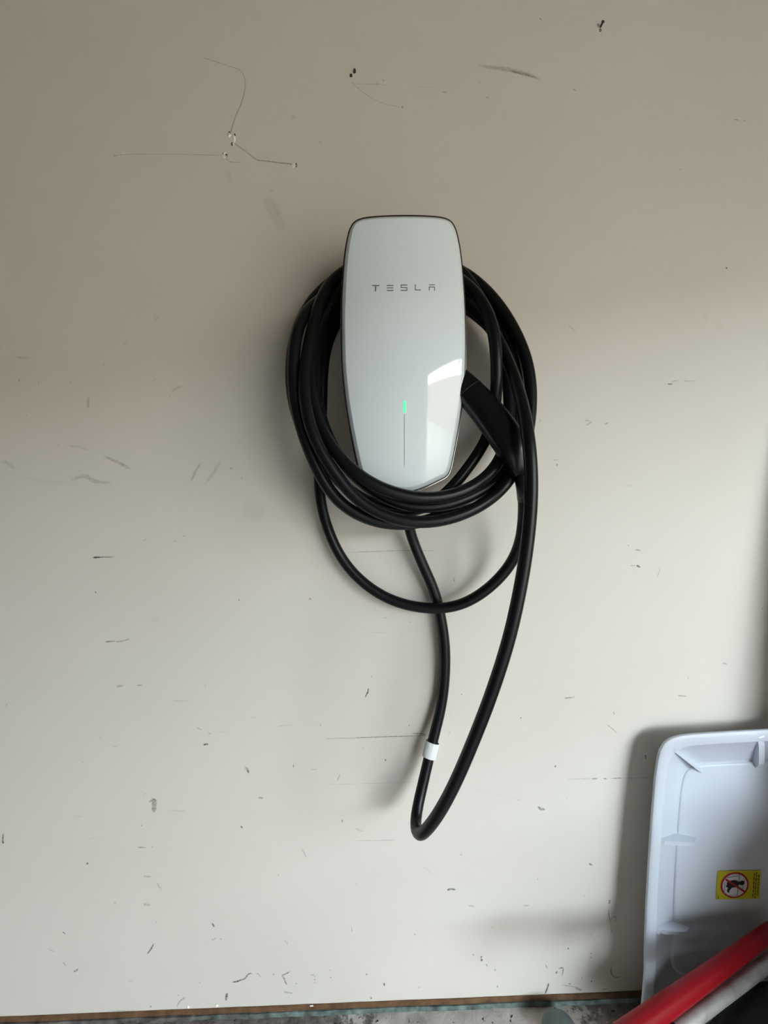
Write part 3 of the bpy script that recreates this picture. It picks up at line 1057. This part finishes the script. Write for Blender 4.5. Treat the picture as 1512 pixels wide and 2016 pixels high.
# unseen board added beyond the tray to shade the right edge of the wall
def build_shade_plank():
    zt, z0 = .905, zf(.66) + .004
    dt, d0 = .004, .185
    w_, th = .10, .019
    ax = Vector((0, -(dt - d0), zt - z0)).normalized()
    nn = Vector((0, -ax.z, ax.y))
    o0 = Vector((.655, -d0, z0))
    o1 = Vector((.655, -dt, zt))
    sx = Vector((w_ / 2, 0, 0))
    v = [o0 - sx, o0 + sx, o1 + sx, o1 - sx]
    v = v + [p + nn * th for p in v]
    bm = bmesh.new()
    bv = [bm.verts.new(p) for p in v]
    for q in ((0, 1, 2, 3), (7, 6, 5, 4), (0, 4, 5, 1), (1, 5, 6, 2), (2, 6, 7, 3), (3, 7, 4, 0)):
        bm.faces.new([bv[i] for i in q])
    bmesh.ops.bevel(bm, geom=bm.edges[:], offset=.0025, segments=2, affect='EDGES')
    o = bm_obj('shade_plank', bm, M_BOARD)
    tag(o, 'brown wooden board added unseen beyond the white tray to shade the wall edge', 'shade_plank')
build_shade_plank()
# unseen cardboard box added to keep direct daylight off the tray
def build_shade_box():
    x0, x1, y0, y1, h = .66, .98, -.56, -.265, .40
    zb_ = zf(.75)
    t = thing('shade_box', 'closed brown cardboard box added unseen to keep daylight off the white tray', 'box', ((x0 + x1) / 2, (y0 + y1) / 2, zb_))
    bm = box_bm(x0, x1, y0, y1, zb_ + .02, h)
    bmesh.ops.bevel(bm, geom=bm.edges[:], offset=.003, segments=2, affect='EDGES')
    bm_obj('box_body', bm, M_CARD, t)
    bm_obj('box_base', box_bm(x0 + .004, x1 - .004, y0 + .004, y1 - .004, zf(x0) + .001, zb_ + .021), M_CARD, t)
    ym = (y0 + y1) / 2
    for a, b in ((y0, ym - .001), (ym + .001, y1)):
        bm = box_bm(x0 + .001, x1 - .001, a + .001, b, h - .001, h + .004)
        bm_obj('flap', bm, M_CARD, t)
    bm_obj('packing_tape', box_bm(x0 + .002, x1 - .002, ym - .025, ym + .025, h + .004, h + .0045), M_TAPEB, t)
build_shade_box()

# small rounded stone on the concrete by the wall foot
def build_stone():
    bm = bmesh.new()
    bmesh.ops.create_icosphere(bm, subdivisions=4, radius=1)
    c = P(1100, 2016, .035)
    from mathutils import noise
    for v_ in bm.verts:
        nn = 1 + .07 * noise.noise(v_.co * 1.3)
        co = v_.co * nn
        v_.co = Vector((co.x * .0245, co.y * .021, co.z * .0125))
    zmin = min(v_.co.z for v_ in bm.verts)
    o = bm_obj('stone', bm, M_STONE, None, True)
    o.location = (c.x, -.040, zf(c.x) - zmin + .0005)
    tag(o, 'smooth grey-green rounded stone lying on the concrete at the wall foot', 'stone')
build_stone()

# ------------------------------------------------------------------ marks on the wall
mark_count = 0
def mark(pts, wpx, strength=.8, m=None, soft=False, name='scratch', taper=True):
    global mark_count
    mark_count += 1
    lift = .00025 + .00002 * (mark_count % 9)
    if len(pts) == 1:
        pts = [(pts[0][0] - wpx * .4, pts[0][1] - .3), (pts[0][0] + wpx * .4, pts[0][1] + .3)]
    V3 = [Vector((x, y, 0)) for x, y in pts]
    sm = catmull(V3, 6) if len(V3) > 1 else V3
    rnd = random.Random(mark_count)
    verts, faces, fade = [], [], []
    n = len(sm)
    for i, p in enumerate(sm):
        a, b = sm[max(i - 1, 0)], sm[min(i + 1, n - 1)]
        t = (b - a).normalized()
        nn = Vector((-t.y, t.x, 0))
        u = i / (n - 1)
        e = min(1, min(u, 1 - u) * 5 + .12) if taper else 1
        wv = wpx * .5 * (e if not soft else (.5 + .5 * e)) * rnd.uniform(.75, 1.15)
        for k, s in enumerate((-1, -.45, .45, 1)):
            q = p + nn * wv * s
            verts.append(P(q.x, q.y, lift))
            core = k in (1, 2)
            if soft: fd = (.78 * strength * e * rnd.uniform(.7, 1)) if core else 0
            else: fd = strength * (1 if core else .45) * rnd.uniform(.65, 1)
            fade.append(fd)
    for i in range(n - 1):
        for k in range(3):
            a = i * 4 + k
            faces.append((a, a + 1, a + 5, a + 4))
    o = mesh_obj(name, verts, faces, m or M_SCRATCH, wall)
    at = o.data.attributes.new('fade', 'FLOAT', 'POINT')
    at.data.foreach_set('value', fade)
    return o
def Z(ox, oy, s):
    return lambda *pts: [(ox + x / s, oy + y / s) for x, y in pts]
A = Z(200, 80, 2.291)
mark(A((455, 75), (500, 90), (560, 110), (620, 132), (642, 160), (648, 195), (640, 250), (625, 295), (605, 340), (590, 385), (585, 410)), 2.0, .42, taper=False)
mark(A((600, 465), (650, 500), (700, 538)), 2.4, .45, taper=False)
mark(A((700, 538), (780, 548), (862, 557)), 2.6, .55, taper=False)
mark(A((60, 519), (110, 513), (330, 512), (545, 518)), 1.6, .4, taper=False)
mark(A((563, 528), (575, 545), (635, 548)), 1.8, .5)
mark(A((1130, 190), (1170, 225), (1220, 260), (1280, 285), (1345, 300)), 1.7, .35, taper=False)
mark(A((1130, 192), (1180, 196), (1250, 197), (1310, 203)), 1.8, .3)
mark(A((1410, 208), (1512, 210)), 1.6, .22)
mark(A((752, 685), (765, 676), (778, 682)), 3, .3, M_SCUFF, True, 'scuff')
mark(A((745, 700), (755, 740), (790, 800), (825, 865)), 24, .17, M_SCUFF, True, 'scuff')
mark(A((780, 720), (805, 790)), 18, .1, M_SCUFF, True, 'scuff')
mark(A((865, 335), (868, 352)), 11, .25, M_SCUFF, True, 'scuff')
mark(A((980, 455), (995, 460)), 10, .22, M_SCUFF, True, 'scuff')
mark(A((560, 580), (590, 650)), 14, .13, M_SCUFF, True, 'scuff')
mark(A((1357, 300)), 6, .8, M_RUST)
mark(A((1272, 180)), 4, .5); mark(A((58, 520)), 4, .4); mark(A((1235, 190), (1245, 196)), 3, .3)
B = Z(860, 0, 2.319)
mark(B((180, 298), (250, 308), (330, 318), (400, 335), (472, 361)), 11, .42, M_SCUFF, True, 'scuff')
mark(B((330, 322), (400, 340), (470, 360)), 6, .5, M_SCUFF, True, 'scuff')
mark(B((470, 82), (478, 95)), 3, .6); mark(B((620, 405), (637, 414)), 3.5, .45); mark(B((1355, 545), (1378, 549)), 3, .5)
mark(B((1395, 548), (1425, 558)), 2, .35); mark(B((185, 377), (200, 377)), 2.5, .35); mark(B((225, 444), (240, 446)), 3, .35)
mark(B((1105, 772), (1116, 772)), 2.5, .3); mark(B((25, 419), (45, 421)), 2.5, .45); mark(B((423, 403)), 3, .4); mark(B((905, 1144)), 3, .4)
mark(B((1495, 468)), 3, .4)
C = Z(0, 600, 2.52)
mark(C((75, 262), (120, 262), (160, 266)), 7, .28, M_SCUFF, True, 'scuff')
mark(C((90, 374), (100, 377)), 7, .5, M_SCUFF, True, 'scuff')
mark(C((190, 380), (193, 392)), 4, .35, M_SCUFF, True, 'scuff')
mark(C((350, 382), (352, 394)), 5, .25, M_SCUFF, True, 'scuff')
mark(C((442, 455), (436, 490), (439, 516)), 6, .38, M_SCUFF, True, 'scuff')
mark(C((850, 432), (875, 415), (905, 405)), 7, .3, M_SCUFF, True, 'scuff')
mark(C((838, 452), (846, 462)), 3, .35, M_SCUFF, True, 'scuff')
mark(C((510, 297), (522, 302)), 6, .28, M_SCUFF, True, 'scuff')
mark(C((510, 748), (560, 770), (605, 792), (655, 818)), 8, .42, M_SCUFF, True, 'scuff')
mark(C((335, 698), (390, 704), (445, 722)), 6, .22, M_SCUFF, True, 'scuff')
mark(C((350, 872), (420, 850), (470, 876), (560, 882)), 10, .36, M_SCUFF, True, 'scuff')
mark(C((100, 850), (230, 878), (350, 876)), 8, .10, M_SCUFF, True, 'scuff')
mark(C((0, 772), (45, 790), (78, 822)), 10, .22, M_SCUFF, True, 'scuff')
mark(C((1000, 780), (970, 825), (948, 880)), 7, .38, M_SCUFF, True, 'scuff')
mark(C((1100, 770), (1060, 830), (1015, 892)), 9, .25, M_SCUFF, True, 'scuff')
mark(C((1140, 805), (1150, 815)), 7, .4, M_SCUFF, True, 'scuff')
mark(C((760, 365), (770, 380)), 14, .18, M_SCUFF, True, 'scuff')
mark(C((615, 185), (620, 200)), 16, .14, M_SCUFF, True, 'scuff')
mark(C((760, 50), (785, 75)), 14, .14, M_SCUFF, True, 'scuff')
mark(C((1200, 1010), (1320, 1040)), 40, .10, M_SCUFF, True, 'scuff')
mark(C((1195, 858), (1205, 862)), 6, .3, M_SCUFF, True, 'scuff')
mark(C((131, 552)), 3, .6); mark(C((290, 695)), 3, .4); mark(C((905, 1145), (915, 1149)), 2, .5); mark(C((860, 1176), (878, 1170)), 2, .35)
mark(C((705, 1170), (730, 1162)), 2.5, .25)
mark(C((463, 1254), (485, 1253), (570, 1251)), 2.2, .85); mark(C((460, 1254), (497, 1253)), 4, .85)
Dz = Z(0, 1100, 2.16)
mark(Dz((445, 354), (470, 352), (492, 350)), 3, .75); mark(Dz((490, 354), (520, 350), (552, 340)), 3.5, .45, M_SCUFF)
mark(Dz((495, 543), (525, 540)), 4.5, .4, M_SCUFF); mark(Dz((580, 538), (605, 538)), 4, .4, M_SCUFF)
mark(Dz((730, 605), (805, 604)), 2, .25); mark(Dz((864, 791), (886, 788)), 4, .85)
mark(Dz((1042, 888), (1050, 893), (1058, 913)), 5.5, .6); mark(Dz((1098, 1016), (1120, 1018)), 5, .65)
mark(Dz((652, 1022), (656, 1045), (654, 1078)), 11, .55, M_SCUFF, False, 'scuff'); mark(Dz((633, 1037), (650, 1022), (670, 1031)), 4.5, .5, M_SCUFF)
mark(Dz((715, 1073), (790, 1072)), 2.2, .25); mark(Dz((730, 1085), (752, 1085)), 2.5, .2); mark(Dz((583, 1227), (622, 1229)), 3.5, .5, M_SCUFF)
mark(Dz((640, 1222), (652, 1228)), 6, .3, M_SCUFF, True, 'scuff')
mark(Dz((14, 1168), (12, 1190), (13, 1212)), 3.5, .7); mark(Dz((13, 1207)), 5, .95)
mark(Dz((1024, 1136), (1031, 1146)), 4.5, .75); mark(Dz((1455, 1115)), 5, .7); mark(Dz((1446, 915), (1435, 945)), 3, .5)
mark(Dz((1283, 1234), (1305, 1272)), 3.5, .35); mark(Dz((1385, 766), (1425, 764), (1512, 763)), 1.7, .5); mark(Dz((1175, 717), (1200, 709), (1245, 707)), 1.8, .28)
mark(Dz((1060, 677), (1100, 677)), 1.6, .25); mark(Dz((407, 143)), 3.5, .9); mark(Dz((1017, 176)), 4, .9); mark(Dz((838, 719), (858, 727)), 2.5, .5)
mark(Dz((885, 740), (897, 747)), 2.2, .55); mark(Dz((1248, 874), (1248, 888)), 2.5, .8); mark(Dz((1322, 897), (1348, 896)), 2.2, .35)
mark(Dz((28, 615), (27, 628)), 4, .35, M_SCUFF); mark(Dz((475, 797), (497, 798)), 2.5, .3); mark(Dz((428, 757)), 3, .4); mark(Dz((602, 1135)), 3.5, .5)
mark(Dz((600, 1010), (628, 994)), 3, .25, M_SCUFF, True, 'scuff'); mark(Dz((345, 867), (356, 867)), 2.5, .3); mark(Dz((1362, 708)), 3, .6)
mark(Dz((640, 268), (680, 258)), 6, .15, M_SCUFF, True, 'scuff'); mark(Dz((315, 1095), (350, 1096)), 3, .15); mark(Dz((905, 738), (970, 736)), 1.6, .15)
mark(Dz((1318, 168)), 4, .4, M_SCUFF); mark(Dz((870, 532), (874, 545)), 2, .3); mark(Dz((370, 1200), (410, 1180)), 2.5, .12)
H = Z(700, 1200, 3.979)
mark(H((0, 1006), (150, 1000), (300, 994), (460, 990), (550, 985)), 1.6, .75, taper=False)
mark(H((438, 970), (500, 972), (550, 976)), 2.2, .75); mark(H((0, 1365), (200, 1360), (480, 1352)), 1.4, .3)
mark(H((-220, 1370), (0, 1365)), 1.4, .25)
mark(H((0, 1812), (150, 1810), (330, 1805)), 1.7, .4); mark(H((100, 616), (97, 645), (86, 665), (75, 692)), 3.0, .98)
mark(H((1428, 1543), (1450, 1562), (1485, 1567)), 5.5, .6); mark(H((235, 1178)), 4, .8); mark(H((830, 665)), 3, .8); mark(H((420, 908)), 3.4, .7)
mark(H((725, 972), (745, 960)), 2.2, .4); mark(H((100, 180), (250, 182)), 1.4, .25); mark(H((70, 150)), 2.5, .5); mark(H((880, 1385), (1280, 1495)), 1.2, .12)
mark(H((0, 1715), (60, 1740)), 4, .3, M_SCUFF); mark(H((125, 525)), 4, .4, M_SCUFF); mark(H((825, 1920)), 4, .4, M_SCUFF); mark(H((1295, 850)), 2.5, .5)
mark(H((770, 1525)), 2.5, .5); mark(H((55, 1088)), 2.5, .5); mark(H((850, 985)), 2.5, .4)
G4 = Z(600, 900, 3.15)
mark(G4((255, 592), (400, 586), (600, 580), (700, 580), (805, 582)), 1.7, .42); mark(G4((770, 582), (803, 582)), 2.5, .3); mark(G4((20, 885), (45, 878)), 3, .3)
mark(G4((480, 995), (515, 995)), 3, .22); mark(G4((925, 747), (928, 775)), 3, .5); mark(G4((640, 1025), (665, 1020)), 2, .3)
Fz = Z(0, 1700, 1.989)
mark(Fz((577, 354), (590, 337), (603, 312)), 3.8, .75, M_SCRATCH); mark(Fz((830, 232), (839, 248)), 3.6, .85); mark(Fz((828, 299), (846, 293)), 3, .5)
mark(Fz((865, 296)), 3.5, .6); mark(Fz((910, 465), (940, 458), (960, 450), (975, 432), (990, 432)), 3.2, .75); mark(Fz((910, 465), (935, 462)), 2.5, .85)
mark(Fz((1002, 428), (1012, 434), (1022, 447)), 2.6, .5); mark(Fz((1103, 440), (1113, 450), (1117, 463), (1125, 477)), 4, .55); mark(Fz((1103, 438), (1118, 433), (1136, 422)), 3, .65)
mark(Fz((890, 507), (887, 520), (885, 538)), 5, .85, M_RUST); mark(Fz((728, 524), (706, 538), (691, 562)), 4, .4, M_SCUFF); mark(Fz((1108, 500), (1130, 506), (1148, 508)), 2.8, .45)
mark(Fz((1214, 437), (1228, 437), (1236, 445)), 2.2, .5); mark(Fz((1232, 455)), 3, .6); mark(Fz((1232, 467)), 3.5, .7); mark(Fz((245, 268), (257, 276)), 3, .75)
mark(Fz((288, 423), (296, 421), (307, 411)), 4, .6); mark(Fz((560, 50), (595, 52)), 4, .35, M_SCUFF); mark(Fz((613, 75), (622, 90), (632, 102)), 6, .3, M_SCUFF, True, 'scuff')
mark(Fz((562, 159), (588, 163)), 5, .45, M_SCUFF); mark(Fz((1376, 250), (1379, 266)), 2.2, .55); mark(Fz((1503, 468), (1505, 478)), 3.2, .7); mark(Fz((590, 560)), 4, .5)
mark(Fz((342, 0)), 5, .7); mark(Fz((612, 228)), 3.2, .5); mark(Fz((245, 385), (260, 402)), 4, .3, M_SCUFF); mark(Fz((185, 333), (213, 345)), 3, .3, M_SCUFF)
mark(Fz((698, 515)), 3, .6); mark(Fz((783, 467)), 3, .5); mark(Fz((1292, 418)), 3, .5); mark(Fz((1436, 435)), 3, .5); mark(Fz((1454, 528)), 3, .5); mark(Fz((1115, 300), (1128, 318)), 3, .35, M_SCUFF)
mark(Fz((450, 156)), 5, .35, M_SCUFF, True, 'scuff'); mark(Fz((1090, 46)), 3, .5); mark(Fz((505, 461), (520, 462)), 3, .3, M_SCUFF); mark(Fz((1072, 434)), 4, .6); mark(Fz((1160, 470)), 3, .5); mark(Fz((1295, 446)), 4, .45)
mark(Fz((430, 575), (540, 580)), 4, .35, M_SCUFF, True, 'scuff')
Gz = Z(700, 1700, 1.862)
mark(Gz((335, 98), (350, 94), (367, 96)), 4.5, .75); mark(Gz((854, 0), (868, 6)), 4, .85); mark(Gz((933, 133), (929, 148)), 4, .9)
mark(Gz((929, 165), (928, 185), (935, 220)), 2.2, .75); mark(Gz((933, 216), (940, 200), (952, 194), (957, 206), (945, 214)), 2, .55); mark(Gz((938, 222), (937, 240), (942, 258)), 2, .45)
mark(Gz((939, 378), (937, 398), (950, 416), (978, 415)), 2.6, .6); mark(Gz((740, 395), (734, 404)), 4, .8); mark(Gz((744, 386), (760, 383), (757, 413)), 2.8, .65)
mark(Gz((709, 438), (703, 458), (695, 478)), 3.6, .85, M_RUST); mark(Gz((755, 445), (800, 452), (832, 464)), 2, .5); mark(Gz((785, 442)), 4, .7); mark(Gz((805, 458), (830, 466)), 2.5, .6)
mark(Gz((432, 335)), 4, .85); mark(Gz((465, 340), (458, 346)), 3, .7); mark(Gz((463, 350), (461, 359)), 4.5, .98); mark(Gz((478, 368), (484, 378)), 3, .55); mark(Gz((512, 391)), 4, .6)
mark(Gz((780, 312)), 4, .8); mark(Gz((864, 330)), 3.5, .7); mark(Gz((862, 345)), 3, .6); mark(Gz((865, 432)), 4, .8); mark(Gz((695, 368), (704, 385)), 2.2, .5)
mark(Gz((413, 155), (437, 157)), 3, .35); mark(Gz((613, 154), (637, 154)), 3, .4); mark(Gz((104, 437), (106, 450)), 3.2, .6); mark(Gz((232, 455)), 3.5, .6); mark(Gz((668, 57)), 3, .6)
mark(Gz((218, 260)), 3, .6); mark(Gz((862, 262)), 3, .6); mark(Gz((838, 118)), 3, .4); mark(Gz((500, 236)), 3, .4); mark(Gz((40, 405)), 3, .4); mark(Gz((57, 493)), 3.5, .5); mark(Gz((830, 420)), 3, .6)
mark(Gz((900, 462), (925, 460)), 4, .5); mark(Gz((240, 5), (290, 45)), 2, .2); mark(Gz((518, 448), (522, 455)), 2.5, .6); mark(Gz((3, 75)), 3, .5)
Ez = Z(1050, 500, 3.273)
mark(Ez((222, 455), (250, 480), (278, 511)), 3, .25); mark(Ez((866, 838), (882, 839), (898, 836)), 4, .6); mark(Ez((892, 830), (905, 820), (938, 817)), 2.2, .45)
mark(Ez((962, 820), (1000, 819), (1054, 818)), 2.4, .4); mark(Ez((340, 1106), (360, 1092), (380, 1078)), 2.8, .4); mark(Ez((328, 1073), (368, 1074)), 2.2, .4); mark(Ez((457, 1091), (466, 1095), (481, 1088)), 3.2, .5)
mark(Ez((127, 1331), (160, 1324)), 2.6, .4); mark(Ez((146, 1358), (158, 1362)), 6, .7, M_TEALDOT); mark(Ez((1245, 91)), 4.2, 1.0); mark(Ez((44, 1065), (47, 1085)), 4, .3, M_SCUFF)
mark(Ez((1090, 400), (1130, 420)), 14, .1, M_SCUFF, True, 'scuff'); mark(Ez((1180, 465), (1220, 490)), 14, .08, M_SCUFF, True, 'scuff'); mark(Ez((580, 1494), (650, 1495)), 5, .12, M_SCUFF, True, 'scuff')
Kz = Z(1000, 1000, 2.953)
mark(Kz((738, 243), (755, 245), (772, 248)), 2.8, .7); mark(Kz((713, 336), (742, 335)), 2.2, .5); mark(Kz((748, 335), (757, 338), (771, 347)), 4, .65); mark(Kz((884, 345), (880, 370), (868, 402)), 2.5, .3)
mark(Kz((322, 1107), (350, 1104), (392, 1101)), 3.2, .55); mark(Kz((1248, 904), (1260, 904), (1275, 911)), 3, .5); mark(Kz((985, 1092), (1012, 1092), (1042, 1096)), 3.2, .45); mark(Kz((610, 1186), (621, 1201)), 3, .55)
mark(Kz((573, 1257), (605, 1282), (636, 1309)), 2, .4); mark(Kz((797, 1436), (801, 1450), (800, 1464)), 3, .9); mark(Kz((275, 1502)), 4.2, .8); mark(Kz((335, 1577), (500, 1574)), 1.5, .4)
mark(Kz((490, 1575), (520, 1574)), 2.4, .7); mark(Kz((555, 1574), (575, 1574)), 2.4, .7); mark(Kz((600, 1573), (640, 1571), (665, 1570)), 2.2, .7); mark(Kz((665, 1571), (740, 1570), (850, 1565)), 1.6, .45)
mark(Kz((700, 218)), 3.4, .6); mark(Kz((1047, 989)), 2.6, .6); mark(Kz((345, 1693)), 2.6, .6); mark(Kz((75, 1221)), 2.6, .6); mark(Kz((1480, 585)), 2.8, .6); mark(Kz((615, 1540)), 2.6, .4)
mark(Kz((45, 1690), (70, 1702)), 2, .3); mark(Kz((30, 180), (34, 186)), 2.6, .5)

# torn plaster round old screw holes: a proud crumb of plaster and a dark hole
def plaster(px, py, rw, rh, hole, seed, mcol=None):
    rnd = random.Random(seed)
    bm = bmesh.new()
    n = 10
    c = P(px, py, 0)
    s = D / F
    outer, mid = [], []
    for k in range(n):
        a = 2 * math.pi * k / n
        r = rnd.uniform(.75, 1.25)
        outer.append(bm.verts.new(c + Vector((math.cos(a) * rw * s * r, -.0003, math.sin(a) * rh * s * r))))
        mid.append(bm.verts.new(c + Vector((math.cos(a) * rw * s * r * .55, -.0016 * rnd.uniform(.6, 1.3), math.sin(a) * rh * s * r * .55))))
    top = bm.verts.new(c + Vector((0, -.0019, 0)))
    for k in range(n):
        j = (k + 1) % n
        bm.faces.new((outer[k], outer[j], mid[j], mid[k]))
        bm.faces.new((mid[k], mid[j], top))
    o = bm_obj('plaster_chip', bm, mcol or M_PLASTER, wall)
    if hole:
        hx, hy, hw, hh = hole
        bm = bmesh.new()
        c = P(px + hx, py + hy, 0)
        rim, low = [], []
        for k in range(9):
            a = 2 * math.pi * k / 9
            r = rnd.uniform(.75, 1.2)
            rim.append(bm.verts.new(c + Vector((math.cos(a) * hw * s * r, -.0021, math.sin(a) * hh * s * r))))
            low.append(bm.verts.new(c + Vector((math.cos(a) * hw * s * r * .6, -.0004, math.sin(a) * hh * s * r * .6))))
        for k in range(9):
            j = (k + 1) % 9
            bm.faces.new((rim[k], rim[j], low[j], low[k]))
        bm.faces.new(low)
        bm_obj('screw_hole', bm, M_HOLE, wall)
plaster(442, 306, 5.5, 7.0, (4.5, 2.5, 2.6, 3.4), 1)
plaster(451.5, 266, 3.6, 4.6, (1.5, -3, 2.2, 2.4), 2)
plaster(461, 274, 3.4, 7.4, (2.2, -7, 1.6, 1.6), 3)
plaster(459, 284, 2.2, 3.0, (-1, 1.5, 1.8, 2.6), 4)
plaster(579, 326, 5.0, 5.6, (4.5, 1.5, 2.0, 4.2), 5)
plaster(698, 140, 2.6, 6.0, (0, 1, 2.0, 4.2), 6, M_HOLE)
plaster(691, 149, 3.2, 4.0, (-.5, 1, 2.0, 2.4), 7, M_HOLE)
plaster(244, 303, 2.2, 2.0, None, 8)
plaster(371, 1982, 3.0, 2.4, None, 9)
plaster(614, 1978.5, 6.0, 2.2, None, 10)
plaster(427, 1979, 3.4, 2.6, None, 12)
# old nail left in the wall
def build_nail():
    t = thing('nail', 'small rusty brown nail head sticking out of the bare upper wall', 'nail', tuple(P(1182, 56, 0)))
    c = P(1182, 54, 0)
    v, f = sweep([c + Vector((0, .004, 0)), c + Vector((.0004, -.006, .0008))], .0013, 10)
    mesh_obj('shank', v, f, M_HOLE, t, True)
    v, f = sweep([c + Vector((.0004, -.006, .0008)), c + Vector((.0005, -.0072, .001))], [.0024, .0022], 12)
    m = mat('rusty_metal', (0.10, 0.06, 0.035), 0.7, metal=.3)
    mesh_obj('head', v, f, m, t, False)
build_nail()
mark([(1182, 56), (1182, 63)], 6.5, .9, M_RUST)
